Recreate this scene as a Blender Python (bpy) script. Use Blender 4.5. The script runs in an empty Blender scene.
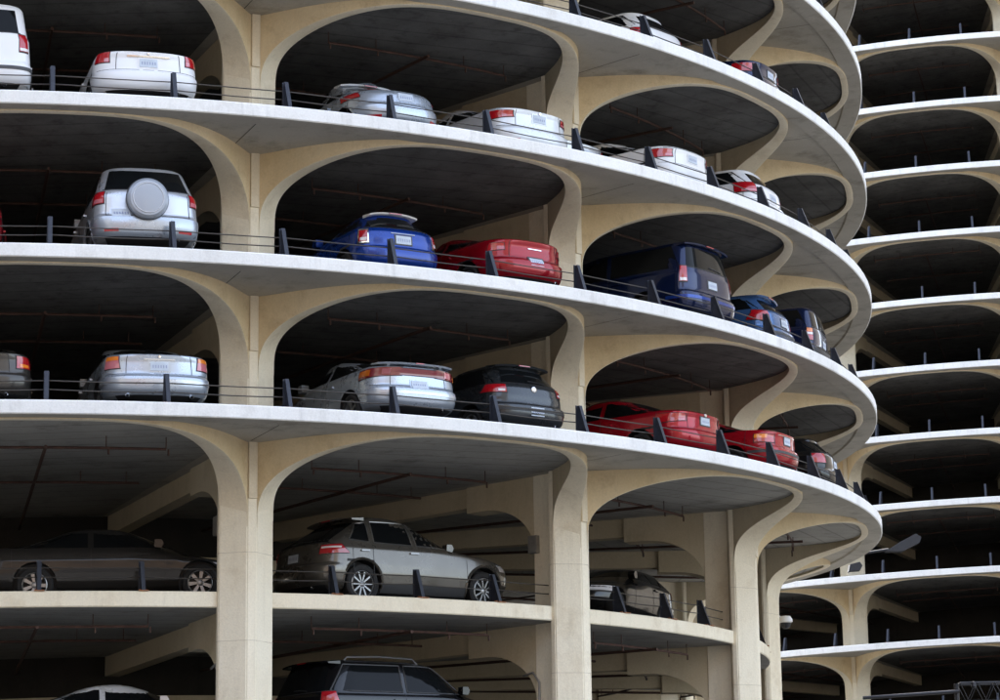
import bpy, bmesh, math, random
import numpy as np
from mathutils import Matrix, Vector
random.seed(7)
PI = math.pi
scene = bpy.context.scene
C = scene.collection

# ------------------------------------------------------------------ camera
CAM_Z = 1.7
PITCH, ROLL, FPX = 0.222, -0.0142, 2635.4
cam = bpy.data.cameras.new('camera')
cam.sensor_fit = 'HORIZONTAL'; cam.sensor_width = 36.0
cam.lens = FPX * 36.0 / 1000.0
cam.clip_start = 0.5; cam.clip_end = 6000
camo = bpy.data.objects.new('camera', cam); C.objects.link(camo)
c_, s_ = math.cos(ROLL), math.sin(ROLL); cp, sp = math.cos(PITCH), math.sin(PITCH)
camo.matrix_world = Matrix(((c_, -s_, 0, 0), (-s_*sp, -c_*sp, -cp, 0), (s_*cp, c_*cp, -sp, CAM_Z), (0, 0, 0, 1)))
scene.camera = camo

# ------------------------------------------------------------------ sky, sun, exposure
SUN_EL, SUN_AZ = math.radians(50), math.radians(-25)     # azimuth from +Y (view direction) towards +X
w = bpy.data.worlds.new('World'); scene.world = w; w.use_nodes = True
nt = w.node_tree; nt.nodes.clear()
sky = nt.nodes.new('ShaderNodeTexSky'); sky.sky_type = 'NISHITA'; sky.sun_disc = False
sky.sun_elevation = SUN_EL; sky.sun_rotation = SUN_AZ
sky.air_density = 1.0; sky.dust_density = 3.0; sky.ozone_density = 0.6
hs = nt.nodes.new('ShaderNodeHueSaturation'); hs.inputs['Saturation'].default_value = 0.65
bg = nt.nodes.new('ShaderNodeBackground'); bg.inputs['Strength'].default_value = 0.14
wo = nt.nodes.new('ShaderNodeOutputWorld')
nt.links.new(sky.outputs[0], hs.inputs['Color']); nt.links.new(hs.outputs[0], bg.inputs['Color']); nt.links.new(bg.outputs[0], wo.inputs[0])
sun = bpy.data.lights.new('sun', 'SUN'); sun.energy = 3.0; sun.angle = math.radians(0.5); sun.color = (1.0, 0.95, 0.88)
suno = bpy.data.objects.new('sun', sun); C.objects.link(suno)
sd = Vector((math.sin(SUN_AZ)*math.cos(SUN_EL), math.cos(SUN_AZ)*math.cos(SUN_EL), math.sin(SUN_EL)))
suno.rotation_euler = sd.to_track_quat('Z', 'Y').to_euler(); suno.location = (0, 0, 200)
vs = scene.view_settings
vs.view_transform = 'Standard'; vs.look = 'None'; vs.gamma = 1.0; vs.use_curve_mapping = False
vs.exposure = 2.85

# ------------------------------------------------------------------ materials
def new_mat(name):
    m = bpy.data.materials.new(name); m.use_nodes = True
    b = m.node_tree.nodes['Principled BSDF']
    return m, m.node_tree, b
def N(nt, t, **kw):
    n = nt.nodes.new(t)
    for k, v in kw.items():
        if k in n.inputs: n.inputs[k].default_value = v
        else: setattr(n, k, v)
    return n
def ramp(nt, a, b, ca=(0,0,0,1), cb=(1,1,1,1)):
    r = nt.nodes.new('ShaderNodeValToRGB')
    r.color_ramp.elements[0].position = a; r.color_ramp.elements[1].position = b
    r.color_ramp.elements[0].color = ca; r.color_ramp.elements[1].color = cb
    return r
def mixc(nt, fac, a, b, blend='MIX'):
    m = nt.nodes.new('ShaderNodeMix'); m.data_type = 'RGBA'; m.blend_type = blend
    for i, v in ((0, fac), (6, a), (7, b)):
        if hasattr(v, 'is_output'): nt.links.new(v, m.inputs[i])
        else: m.inputs[i].default_value = v if i == 0 else tuple(v) + (1,) if len(v) == 3 else v
    return m.outputs[2]
def concrete(name, c1, c2, stain, stain_amt=0.5, rough=0.85, streak=0.35, scale=0.5, bump=0.25, patch=None, spec=0.12, boards=False):
    """weathered concrete: broad tone drift, blotchy stains, vertical run-down streaks, fine grain and pitting"""
    m, nt, b = new_mat(name); L = nt.links.new
    tc = N(nt, 'ShaderNodeTexCoord'); oi = N(nt, 'ShaderNodeObjectInfo')
    add = N(nt, 'ShaderNodeVectorMath', operation='MULTIPLY_ADD'); add.inputs[1].default_value = (1, 1, 1)
    sc = N(nt, 'ShaderNodeVectorMath', operation='SCALE'); sc.inputs['Scale'].default_value = 37.0
    cmb = N(nt, 'ShaderNodeCombineXYZ')
    for i in range(3): L(oi.outputs['Random'], cmb.inputs[i])
    L(cmb.outputs[0], sc.inputs[0]); L(tc.outputs['Object'], add.inputs[0]); L(sc.outputs[0], add.inputs[2])
    vec = add.outputs[0]
    n1 = N(nt, 'ShaderNodeTexNoise', Scale=scale, Detail=6.0, Roughness=0.6); L(vec, n1.inputs['Vector'])
    r1 = ramp(nt, 0.35, 0.68); L(n1.outputs[0], r1.inputs[0])
    col = mixc(nt, r1.outputs[0], c1, c2)
    n2 = N(nt, 'ShaderNodeTexNoise', Scale=scale*3.1, Detail=8.0, Roughness=0.7); L(vec, n2.inputs['Vector'])
    r2 = ramp(nt, 0.52, 0.74); L(n2.outputs[0], r2.inputs[0])
    ms = N(nt, 'ShaderNodeMath', operation='MULTIPLY'); ms.inputs[1].default_value = stain_amt; L(r2.outputs[0], ms.inputs[0])
    col = mixc(nt, ms.outputs[0], col, stain)
    mp = N(nt, 'ShaderNodeMapping'); mp.inputs['Scale'].default_value = (3.2, 3.2, 0.35); L(vec, mp.inputs[0])
    n3 = N(nt, 'ShaderNodeTexNoise', Scale=1.1, Detail=9.0, Roughness=0.75); L(mp.outputs[0], n3.inputs['Vector'])
    r3 = ramp(nt, 0.53, 0.72); L(n3.outputs[0], r3.inputs[0])
    ms3 = N(nt, 'ShaderNodeMath', operation='MULTIPLY'); ms3.inputs[1].default_value = streak; L(r3.outputs[0], ms3.inputs[0])
    col = mixc(nt, ms3.outputs[0], col, tuple(x*0.55 for x in stain))
    if patch:
        n5 = N(nt, 'ShaderNodeTexNoise', Scale=0.33, Detail=2.0, Roughness=0.5); L(vec, n5.inputs['Vector'])
        r5 = ramp(nt, 0.572, 0.585); L(n5.outputs[0], r5.inputs[0])
        m5 = N(nt, 'ShaderNodeMath', operation='MULTIPLY'); m5.inputs[1].default_value = 0.8; L(r5.outputs[0], m5.inputs[0])
        col = mixc(nt, m5.outputs[0], col, patch)
    if boards:      # formwork board joints and random board tones
        wv = N(nt, 'ShaderNodeTexWave', Scale=0.52, Distortion=0.35, Detail=2.0); wv.bands_direction = 'X'; L(tc.outputs['Object'], wv.inputs['Vector'])
        rw_ = ramp(nt, 0.0, 0.035, (0.35, 0.35, 0.35, 1), (1, 1, 1, 1)); L(wv.outputs[0], rw_.inputs[0])
        col = mixc(nt, 0.45, col, rw_.outputs[0], 'MULTIPLY')
    n4 = N(nt, 'ShaderNodeTexNoise', Scale=28.0, Detail=5.0, Roughness=0.7); L(vec, n4.inputs['Vector'])
    r4 = ramp(nt, 0.3, 0.75, (0.9, 0.9, 0.9, 1), (1.05, 1.05, 1.05, 1)); L(n4.outputs[0], r4.inputs[0])
    col = mixc(nt, 1.0, col, r4.outputs[0], 'MULTIPLY')
    L(col, b.inputs['Base Color']); b.inputs['Roughness'].default_value = rough; b.inputs['Specular IOR Level'].default_value = spec
    bp = N(nt, 'ShaderNodeBump', Strength=bump, Distance=0.02); L(n4.outputs[0], bp.inputs['Height']); L(bp.outputs[0], b.inputs['Normal'])
    return m
def plain(name, col, rough=0.5, metal=0.0, coat=0.0, spec=0.5, var=0.0):
    m, nt, b = new_mat(name)
    b.inputs['Base Color'].default_value = tuple(col) + (1,); b.inputs['Roughness'].default_value = rough
    b.inputs['Metallic'].default_value = metal; b.inputs['Coat Weight'].default_value = coat
    b.inputs['Coat Roughness'].default_value = 0.04; b.inputs['Specular IOR Level'].default_value = spec
    if var:
        tc = N(nt, 'ShaderNodeTexCoord'); n = N(nt, 'ShaderNodeTexNoise', Scale=6.0, Detail=6.0, Roughness=0.65)
        nt.links.new(tc.outputs['Object'], n.inputs['Vector'])
        r = ramp(nt, 0.3, 0.75, tuple(x*(1-var) for x in col) + (1,), tuple(min(1, x*(1+var)) for x in col) + (1,))
        nt.links.new(n.outputs[0], r.inputs[0]); nt.links.new(r.outputs[0], b.inputs['Base Color'])
    return m
def paint(name, col, metal=0.35, rough=0.35):
    """car paint with flake, clear coat and road dust that thickens towards the sills"""
    m, nt, b = new_mat(name); L = nt.links.new
    tc = N(nt, 'ShaderNodeTexCoord'); n = N(nt, 'ShaderNodeTexNoise', Scale=2.2, Detail=8.0, Roughness=0.7); L(tc.outputs['Object'], n.inputs['Vector'])
    sx = N(nt, 'ShaderNodeSeparateXYZ'); L(tc.outputs['Object'], sx.inputs[0])
    mr = N(nt, 'ShaderNodeMapRange'); mr.inputs[1].default_value = 0.8; mr.inputs[2].default_value = 0.2; mr.inputs[3].default_value = 0.0; mr.inputs[4].default_value = 0.22
    L(sx.outputs[2], mr.inputs[0])
    mu = N(nt, 'ShaderNodeMath', operation='MULTIPLY'); L(mr.outputs[0], mu.inputs[0]); L(n.outputs[0], mu.inputs[1])
    L(mixc(nt, mu.outputs[0], col, (0.06, 0.052, 0.044)), b.inputs['Base Color'])
    rr = N(nt, 'ShaderNodeMapRange'); rr.inputs[1].default_value = 0.3; rr.inputs[2].default_value = 0.75; rr.inputs[3].default_value = rough*0.8; rr.inputs[4].default_value = rough*1.35
    L(n.outputs[0], rr.inputs[0]); L(rr.outputs[0], b.inputs['Roughness'])
    b.inputs['Metallic'].default_value = metal; b.inputs['Coat Weight'].default_value = 0.6; b.inputs['Specular IOR Level'].default_value = 0.2; b.inputs['Coat Roughness'].default_value = 0.05
    return m

M = {}
M['fascia'] = concrete('white_weathered_concrete', (0.80, 0.79, 0.76), (0.72, 0.71, 0.68), (0.38, 0.36, 0.32), 0.35, streak=0.25, scale=0.6)
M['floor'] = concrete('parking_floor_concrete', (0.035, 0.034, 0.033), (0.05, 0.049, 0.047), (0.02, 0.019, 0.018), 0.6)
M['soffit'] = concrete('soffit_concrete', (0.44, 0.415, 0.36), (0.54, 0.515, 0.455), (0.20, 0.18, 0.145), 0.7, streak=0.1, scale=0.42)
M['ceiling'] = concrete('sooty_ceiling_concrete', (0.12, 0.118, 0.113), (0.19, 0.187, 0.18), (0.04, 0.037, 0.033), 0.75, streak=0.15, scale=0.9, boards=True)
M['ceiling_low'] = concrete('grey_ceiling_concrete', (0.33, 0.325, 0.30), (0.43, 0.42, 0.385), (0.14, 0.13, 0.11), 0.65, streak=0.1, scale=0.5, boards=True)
M['spandrel'] = concrete('warm_lit_weathered_concrete', (0.69, 0.55, 0.335), (0.76, 0.635, 0.43), (0.42, 0.30, 0.17), 0.5, streak=0.12, scale=0.7)  # ochre tone paints warm reflected light into the spandrels, under weathered stains
M['intrados'] = concrete('cream_arch_concrete', (0.70, 0.61, 0.45), (0.77, 0.69, 0.54), (0.46, 0.37, 0.25), 0.35, streak=0.12, scale=0.7)
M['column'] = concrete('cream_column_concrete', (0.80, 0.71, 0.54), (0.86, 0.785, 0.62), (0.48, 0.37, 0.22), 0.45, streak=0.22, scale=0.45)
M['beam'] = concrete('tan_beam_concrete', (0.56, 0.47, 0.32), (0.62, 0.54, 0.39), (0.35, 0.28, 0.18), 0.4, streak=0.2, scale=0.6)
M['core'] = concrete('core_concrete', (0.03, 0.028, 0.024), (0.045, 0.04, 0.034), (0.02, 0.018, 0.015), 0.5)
M['ground'] = concrete('pavement', (0.075, 0.076, 0.078), (0.10, 0.10, 0.10), (0.05, 0.05, 0.05), 0.5, scale=0.15)
M['steel'] = plain('blue_grey_painted_steel', (0.024, 0.028, 0.040), 0.55, 0.2, var=0.35)
M['rust'] = plain('rusty_base_plate', (0.30, 0.13, 0.06), 0.85, var=0.4)
M['cable'] = plain('guard_cable_steel', (0.10, 0.09, 0.08), 0.55, 0.6)
M['joint'] = plain('hairline_joint', (0.56, 0.49, 0.37), 0.9, var=0.3)
M['pipe'] = plain('rusty_sprinkler_pipe', (0.07, 0.035, 0.025), 0.7, 0.2, var=0.4)
M['conduit'] = plain('galvanised_conduit', (0.32, 0.31, 0.29), 0.5, 0.6, var=0.2)
M['glass'] = plain('dark_tinted_glass', (0.006, 0.007, 0.008), 0.05, 0.0, spec=0.14)
M['rubber'] = plain('tyre_rubber', (0.015, 0.015, 0.016), 0.8, var=0.3)
M['black'] = plain('black_plastic', (0.018, 0.018, 0.02), 0.55)
M['dark_trim'] = plain('grey_plastic_trim', (0.06, 0.062, 0.066), 0.6)
M['chrome'] = plain('chrome', (0.75, 0.76, 0.78), 0.12, 1.0)
M['alloy'] = plain('alloy_wheel', (0.30, 0.30, 0.30), 0.35, 0.85)
M['red_lens'] = plain('red_lamp_lens', (0.40, 0.005, 0.012), 0.12, coat=1.0)
M['dark_lens'] = plain('maroon_lamp_lens', (0.16, 0.004, 0.012), 0.1, coat=1.0)
M['pink_lens'] = plain('clear_red_lamp_lens', (0.55, 0.16, 0.19), 0.12, coat=1.0)
M['white_lens'] = plain('clear_lamp_lens', (0.70, 0.68, 0.70), 0.12, coat=1.0)
M['amber_lens'] = plain('amber_lamp_lens', (0.80, 0.22, 0.02), 0.12, coat=1.0)
M['plate'] = plain('number_plate', (0.50, 0.56, 0.64), 0.45, var=0.12)
M['plate_print'] = plain('number_plate_print', (0.26, 0.30, 0.44), 0.5)
M['white_plastic'] = plain('white_plastic', (0.72, 0.72, 0.70), 0.4)
M['lamp_grey'] = plain('lamp_housing_grey', (0.03, 0.03, 0.034), 0.5, 0.4, var=0.15)
PAINTS = dict(white=((0.78, 0.79, 0.81), 0.0, 0.3), pearl=((0.68, 0.71, 0.75), 0.2, 0.3), silver=((0.52, 0.55, 0.60), 0.55, 0.3),
              bluesilver=((0.42, 0.47, 0.54), 0.55, 0.28), grey=((0.035, 0.04, 0.046), 0.5, 0.28), gunmetal=((0.13, 0.121, 0.106), 0.6, 0.28),
              blue=((0.006, 0.04, 0.25), 0.4, 0.25), navy=((0.004, 0.012, 0.055), 0.4, 0.2), skyblue=((0.06, 0.14, 0.32), 0.4, 0.25),
              red=((0.27, 0.002, 0.010), 0.3, 0.22), crimson=((0.33, 0.003, 0.014), 0.3, 0.22), scarlet=((0.33, 0.004, 0.012), 0.1, 0.3),
              smoke=((0.018, 0.017, 0.016), 0.1, 0.5), cover=((0.32, 0.35, 0.40), 0.4, 0.45),
              black=((0.006, 0.006, 0.007), 0.2, 0.2), taupe=((0.05, 0.046, 0.042), 0.5, 0.35))
for k, (c, mt, r) in PAINTS.items(): M['paint_' + k] = paint('car_paint_' + k, c, mt, r)

# ------------------------------------------------------------------ helpers
def mesh(name, verts, faces, mats, mat_idx=None, smooth=None):
    me = bpy.data.meshes.new(name); me.from_pydata([tuple(v) for v in verts], [], faces)
    for m in (mats if isinstance(mats, (list, tuple)) else [mats]): me.materials.append(M[m])
    if mat_idx is not None: me.polygons.foreach_set('material_index', mat_idx)
    bm = bmesh.new(); bm.from_mesh(me); bmesh.ops.remove_doubles(bm, verts=bm.verts, dist=1e-5)
    bmesh.ops.recalc_face_normals(bm, faces=bm.faces); bm.to_mesh(me); bm.free()
    if smooth is not None:
        me.polygons.foreach_set('use_smooth', [True]*len(me.polygons)); me.set_sharp_from_angle(angle=math.radians(smooth))
    return me
def put(name, me, parent=None, loc=(0, 0, 0), rot=(0, 0, 0)):
    o = bpy.data.objects.new(name, me); C.objects.link(o); o.parent = parent; o.location = loc; o.rotation_euler = rot
    return o
def tag(o, label=None, cat=None, group=None, kind=None):
    if label: o['label'] = label
    if cat: o['category'] = cat
    if group: o['group'] = group
    if kind: o['kind'] = kind
    return o
class MB:
    def __init__(s): s.v = []; s.f = []; s.m = []
    def add(s, vs, fs, mi=0):
        n = len(s.v); s.v += [tuple(v) for v in vs]; s.f += [tuple(i + n for i in f) for f in fs]; s.m += [mi]*len(fs)
    def box(s, c, d, mi=0, rz=0.0):
        x, y, z = (i/2 for i in d); cs, sn = math.cos(rz), math.sin(rz)
        vs = []
        for sx, sy, sz in ((-1,-1,-1),(1,-1,-1),(1,1,-1),(-1,1,-1),(-1,-1,1),(1,-1,1),(1,1,1),(-1,1,1)):
            a, b = sx*x, sy*y; vs.append((c[0]+a*cs-b*sn, c[1]+a*sn+b*cs, c[2]+sz*z))
        s.add(vs, [(0,3,2,1),(4,5,6,7),(0,1,5,4),(1,2,6,5),(2,3,7,6),(3,0,4,7)], mi)
    def tube(s, pts, r, n=8, mi=0, cap=True, closed=False):
        pts = [Vector(p) for p in pts]; vs = []; fs = []; k = len(pts)
        for i, p in enumerate(pts):
            d = (pts[min(i+1, k-1)] - pts[max(i-1, 0)]).normalized()
            u = d.cross(Vector((0, 0, 1))) if abs(d.z) < 0.95 else d.cross(Vector((1, 0, 0)))
            u.normalize(); v = d.cross(u); rr = r[i] if isinstance(r, (list, tuple)) else r
            for j in range(n):
                a = 2*PI*j/n; vs.append(p + u*(rr*math.cos(a)) + v*(rr*math.sin(a)))
        for i in range(k-1):
            for j in range(n): fs.append((i*n+j, i*n+(j+1) % n, (i+1)*n+(j+1) % n, (i+1)*n+j))
        if cap: fs += [tuple(range(n-1, -1, -1)), tuple((k-1)*n+j for j in range(n))]
        s.add(vs, fs, mi)
    def prism(s, poly, axis, a, b, mi=0):
        """extrude a 2D polygon; axis 'y': poly in (x,z), 'x': poly in (y,z), 'z': poly in (x,y)"""
        def P(p, t): return {'y': (p[0], t, p[1]), 'x': (t, p[0], p[1]), 'z': (p[0], p[1], t)}[axis]
        n = len(poly); vs = [P(p, a) for p in poly] + [P(p, b) for p in poly]
        fs = [tuple(range(n)), tuple(range(2*n-1, n-1, -1))] + [(i, (i+1) % n, n+(i+1) % n, n+i) for i in range(n)]
        s.add(vs, fs, mi)
    def lathe(s, prof, axis='y', n=24, mi=0, c=(0, 0, 0)):
        """prof: list of (radius, offset along axis)"""
        vs = []; fs = []; k = len(prof)
        for j in range(n):
            a = 2*PI*j/n
            for r, t in prof:
                u, v = r*math.cos(a), r*math.sin(a)
                p = {'y': (u, t, v), 'z': (u, v, t), 'x': (t, u, v)}[axis]
                vs.append((p[0]+c[0], p[1]+c[1], p[2]+c[2]))
        for j in range(n):
            for i in range(k-1): fs.append((j*k+i, j*k+i+1, ((j+1) % n)*k+i+1, ((j+1) % n)*k+i))
        s.add(vs, fs, mi)
    def mesh(s, name, mats, smooth=None): return mesh(name, s.v, s.f, mats, s.m, smooth)
def cyl(r, th, z): return (r*math.cos(th), r*math.sin(th), z)

# ------------------------------------------------------------------ the ground
m = MB(); m.add([(-2500, -2500, 0), (2500, -2500, 0), (2500, 2500, 0), (-2500, 2500, 0)], [(0, 1, 2, 3)])
tag(put('ground', m.mesh('ground', 'ground')), kind='structure')

# ------------------------------------------------------------------ unseen office blocks added to cut low sky light and reflect in the cars
M['brick'] = concrete('brown_brick', (0.15, 0.10, 0.07), (0.20, 0.14, 0.10), (0.08, 0.06, 0.05), 0.5, scale=0.2)
M['limestone'] = concrete('grey_limestone', (0.22, 0.20, 0.17), (0.27, 0.25, 0.22), (0.12, 0.11, 0.10), 0.5, scale=0.2)
M['office_glass'] = plain('office_glass', (0.02, 0.024, 0.028), 0.1)
BLOCKS = [(-128, -78, -82, -46, 46, 'brick', 'unseen wide brown brick office block added across the street to cut sky light'), (-72, -26, -84, -46, 64, 'limestone', 'unseen tall grey limestone office block added across the street to cut sky light'),
          (-20, 30, -80, -48, 43, 'brick', 'unseen low brown brick office block added straight across the street to cut sky light'), (36, 78, -88, -50, 70, 'limestone', 'unseen tallest grey limestone block added across the street to cut sky light'),
          (-104, -64, -34, 8, 54, 'limestone', 'unseen grey limestone block added beside the near tower to cut sky light'), (-116, -72, 16, 58, 60, 'brick', 'unseen brown brick block added on the left to cut sky light'),
          (58, 100, 66, 130, 78, 'limestone', 'unseen grey limestone block added to shade the far tower from the right')]  # last block is added out of view to shade the far tower
for x0, x1, y0, y1, h, mt, lb in BLOCKS:
    o = bpy.data.objects.new('unseen_office_block', None); C.objects.link(o); o.location = ((x0+x1)/2, (y0+y1)/2, 0); tag(o, lb, 'building', 'unseen office blocks added to cut sky light')
    hx, hy = (x1-x0)/2, (y1-y0)/2
    m = MB(); m.box((0, 0, h/2), (2*hx, 2*hy, h)); m.box((0, 0, h+.4), (2*hx+.8, 2*hy+.8, .8)); put('wall', m.mesh('wall', mt), o)
    m = MB()
    for i in range(int(2*hx/3.2)-1):
        m.box((-hx+3.2*(i+1), hy+.02, 0), (1.7, .08, 1.9))
    for i in range(int(2*hy/3.2)-1):
        m.box((hx+.02, -hy+3.2*(i+1), 0), (.08, 1.7, 1.9))
    wm = m.mesh('window_row', 'office_glass')
    for q in range(int(h/3.6)-1): tag(put('window_row', wm, o, (0, 0, 3.0+3.6*q)), kind='stuff')

# ------------------------------------------------------------------ tower geometry
BAYS = 16; DT = 2*PI/BAYS
R, RN, RS, RB, RI = 20.95, 18.68, 18.35, 17.6, 9.9      # slab edge, column nose, column shoulder, column back, core
SL = 2.65/(2*PI)                                        # ramp rise per radian: one storey per turn
DZ = 2.65
SOF = -0.20
def ring_mesh(name, prof, mats, idx, seg=12, closed=True, t0=-8, t1=8, smooth=30):
    nseg = int((t1-t0)*seg); vs = []; fs = []; mi = []; k = len(prof)
    for i in range(nseg+1):
        th = DT*(t0 + (t1-t0)*i/nseg)
        for r, z in prof: vs.append(cyl(r, th, z + SL*th))
    for i in range(nseg):
        for j in range(k if closed else k-1):
            fs.append((i*k+j, i*k+(j+1) % k, (i+1)*k+(j+1) % k, (i+1)*k+j)); mi.append(idx[j])
    fs += [tuple(range(k)), tuple(nseg*k+j for j in reversed(range(k)))]; mi += [0, 0]
    return mesh(name, vs, fs, mats, mi, smooth)
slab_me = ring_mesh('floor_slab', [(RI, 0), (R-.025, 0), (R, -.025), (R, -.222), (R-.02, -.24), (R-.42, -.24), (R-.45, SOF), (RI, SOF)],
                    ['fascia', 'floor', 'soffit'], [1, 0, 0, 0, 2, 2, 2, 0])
RF = 18.28
lslab_me = ring_mesh('lower_slab', [(RI, 0), (RF-.02, 0), (RF, -.02), (RF, -.26), (RF-.02, -.28), (RI, -.28)],
                     ['column', 'floor', 'ceiling_low'], [1, 0, 0, 0, 2, 0])

# arch between two columns: scalloped in plan, from the column nose out to the slab edge at mid bay
RMO, RMI = R - 0.32, R - 0.47
def rims(a):
    """outer and inner rim of the arch at parameter a (0 one column, pi the next): super-ellipse in elevation, flaring out to the slab edge"""
    def rim(r0, off, n, Z, zc, rm, p):
        c = math.cos(a); c = math.copysign(abs(c)**(2/n), c); sa = max(0.0, math.sin(a))
        return (r0 + (rm-r0)*sa**p, DT/2 - (DT/2 - off/r0)*c, SOF - Z + (Z-zc)*sa**(2/n))
    return rim(RN, .09, 3.2, 1.5, .055, RMO, 2.4), rim(RS, .5, 3.55, 1.35, .06, RMI, 2.28)
def arch_mesh():
    n = 64; vs = []; fs = []; mi = []
    for i in range(n+1):
        a = PI*i/n; o, q = rims(a)
        for r, t, z in ((o[0], o[1], SOF+.01), o, (o[0]-.025, o[1]+(.02/RN)*math.cos(a), o[2]-.012), q, (q[0], q[1], SOF+.01)):
            vs.append(cyl(r, t, z + SL*t))
    for i in range(n):
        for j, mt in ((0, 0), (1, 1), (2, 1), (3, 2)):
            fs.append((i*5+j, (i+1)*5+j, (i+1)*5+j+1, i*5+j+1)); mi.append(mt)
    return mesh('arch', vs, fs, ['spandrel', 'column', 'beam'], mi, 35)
arch_me = arch_mesh()
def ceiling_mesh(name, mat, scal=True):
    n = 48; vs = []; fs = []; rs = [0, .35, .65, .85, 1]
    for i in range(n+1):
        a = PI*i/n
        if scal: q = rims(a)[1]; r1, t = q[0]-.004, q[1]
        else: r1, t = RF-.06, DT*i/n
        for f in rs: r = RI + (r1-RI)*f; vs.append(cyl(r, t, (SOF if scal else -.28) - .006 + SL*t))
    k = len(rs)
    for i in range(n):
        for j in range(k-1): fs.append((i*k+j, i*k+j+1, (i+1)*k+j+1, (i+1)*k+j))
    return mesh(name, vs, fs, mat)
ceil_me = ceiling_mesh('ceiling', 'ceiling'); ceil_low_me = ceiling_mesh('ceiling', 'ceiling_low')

def column_mesh(z0, z1):
    m = MB()
    poly = [(RN, -.09), (RN, .09), (RS, .5), (RS-.12, .5), (RS-.22, .27), (RB, .25), (RB, -.25), (RS-.22, -.27), (RS-.12, -.5), (RS, -.5)]
    m.prism(poly, 'z', z0, z1); me = m.mesh('column', 'column')
    bm = bmesh.new(); bm.from_mesh(me)
    ed = [e for e in bm.edges if abs(e.verts[0].co.z-e.verts[1].co.z) > 1]
    bmesh.ops.bevel(bm, geom=ed, offset=0.018, segments=2, affect='EDGES'); bm.to_mesh(me); bm.free()
    return me
m = MB(); m.prism([(RN+.001, -.093), (RN+.001, .093), (RS+.001, .503), (RS-.12, .503), (RS-.12, -.503), (RS+.001, -.503)], 'z', -.004, .004); cj_me = m.mesh('casting_joint', 'joint')
# little pilaster strip at the head of every column
m = MB(); m.add([(RN+.15, -.008, SOF-.003), (R-.46, -.008, SOF-.003), (R-.46, .008, SOF-.003), (RN+.15, .008, SOF-.003)], [(0, 1, 2, 3)]); joint_me = m.mesh('soffit_joint', 'rubber')
m = MB(); m.prism([(RN-.02, -.085), (RN+.035, -.075), (RN+.035, .075), (RN-.02, .085)], 'z', -.2-1.0, SOF+.005); pil_me = m.mesh('pilaster', 'intrados')
# radial haunched beam from column to core
def beam_mesh(sof):
    m = MB(); r0 = 15.8
    pr = [(RB+.3, sof), (r0, sof), (r0, sof-.52)]
    ns = 14
    for i in range(ns+1):
        a = PI/2*i/ns; pr.append((RB-1.35+1.35*math.sin(a), sof-.52-.95*(1-math.cos(a))))
    pr += [(RB+.3, sof-1.47)]
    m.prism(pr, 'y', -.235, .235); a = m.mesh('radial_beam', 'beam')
    m = MB(); m.prism([(r0+.05, sof), (r0+.05, sof-.40), (RI, sof-.40), (RI, sof)], 'y', -.15, .15); b = m.mesh('beam_tail', 'beam')
    return a, b
beam_me, tail_me = beam_mesh(SOF); lbeam_me, ltail_me = beam_mesh(-.28)
# guard post: tapered web between two flanges on a rusty plate, x = outwards
def post_mesh():
    m = MB()
    m.prism([(-.15, .012), (.11, .012), (.11, .05), (-.08, .55), (-.15, .55)], 'y', -.011, .011)
    m.box((-.155, 0, .285), (.014, .09, .546))
    m.add([(.11, -.035, .012), (.11, .035, .012), (-.085, .035, .545), (-.085, -.035, .545), (.122, -.035, .016), (.122, .035, .016), (-.073, .035, .55), (-.073, -.035, .55)],
          [(0, 1, 2, 3), (7, 6, 5, 4), (0, 4, 5, 1), (1, 5, 6, 2), (2, 6, 7, 3), (3, 7, 4, 0)])
    m.box((0, 0, .006), (.36, .17, .014), 1)
    m.box((.05, .055, .02), (.05, .04, .03), 1); m.box((.05, -.055, .02), (.05, .04, .03), 1)
    return m.mesh('barrier_post', ['steel', 'rust'])
post_me = post_mesh()
def cable_mesh(r, h, t0, t1, sag=.012):
    m = MB(); pts = []; n = int((t1-t0)*16)
    for i in range(n+1):
        t = t0 + (t1-t0)*i/n; th = t*DT; f = (t*4) % 1
        pts.append(cyl(r, th, h + SL*th - sag*4*f*(1-f)))
    m.tube(pts, .011, 5); return m.mesh('guard_cable', 'cable', 60)
cab_me = [cable_mesh(R-.42, .40, -4, 6), cable_mesh(R-.42, .25, -4, 6, .02)]
lcab_me = [cable_mesh(RF-.30, .44, -3, 4), cable_mesh(RF-.30, .28, -3, 4, .02)]
def pipe_mesh(v):
    """sprinkler branch under a bay's ceiling: a radial main, a cross branch, hangers and heads"""
    m = MB(); z = SOF - .22
    def p(r, f, zz=z): th = f*DT; return cyl(r, th, zz + SL*th)
    rr = (18.3, 18.9, 17.6)[v]
    m.tube([p(rr, .22+.56*i/8) for i in range(9)], .026, 6)
    m.tube([p(rr+.25, .5, z-.03), p(14, .5, z-.03), p(RI, .5, z-.03)], .032, 6)
    m.tube([p(15.4, .18+.64*i/8) for i in range(9)], .026, 6)
    for f in (.22, .36, .64, .78):
        m.tube([p(rr, f, z), p(rr, f, SOF)], .010, 5); m.tube([p(rr, f+.006, z), p(rr, f+.006, z-.11)], .018, 5)
        m.tube([p(15.4, f, z), p(15.4, f, SOF)], .010, 5)
    return m.mesh('sprinkler_pipe', 'pipe', 50)
pipe_me = [pipe_mesh(i) for i in range(3)]
core_cache = {}
def core_mesh(z0, z1):
    m = MB(); m.lathe([(RI+.06, z0), (RI+.06, z1), (0.01, z1)], 'z', 96); return m.mesh('core_wall', 'core', 30)

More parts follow.
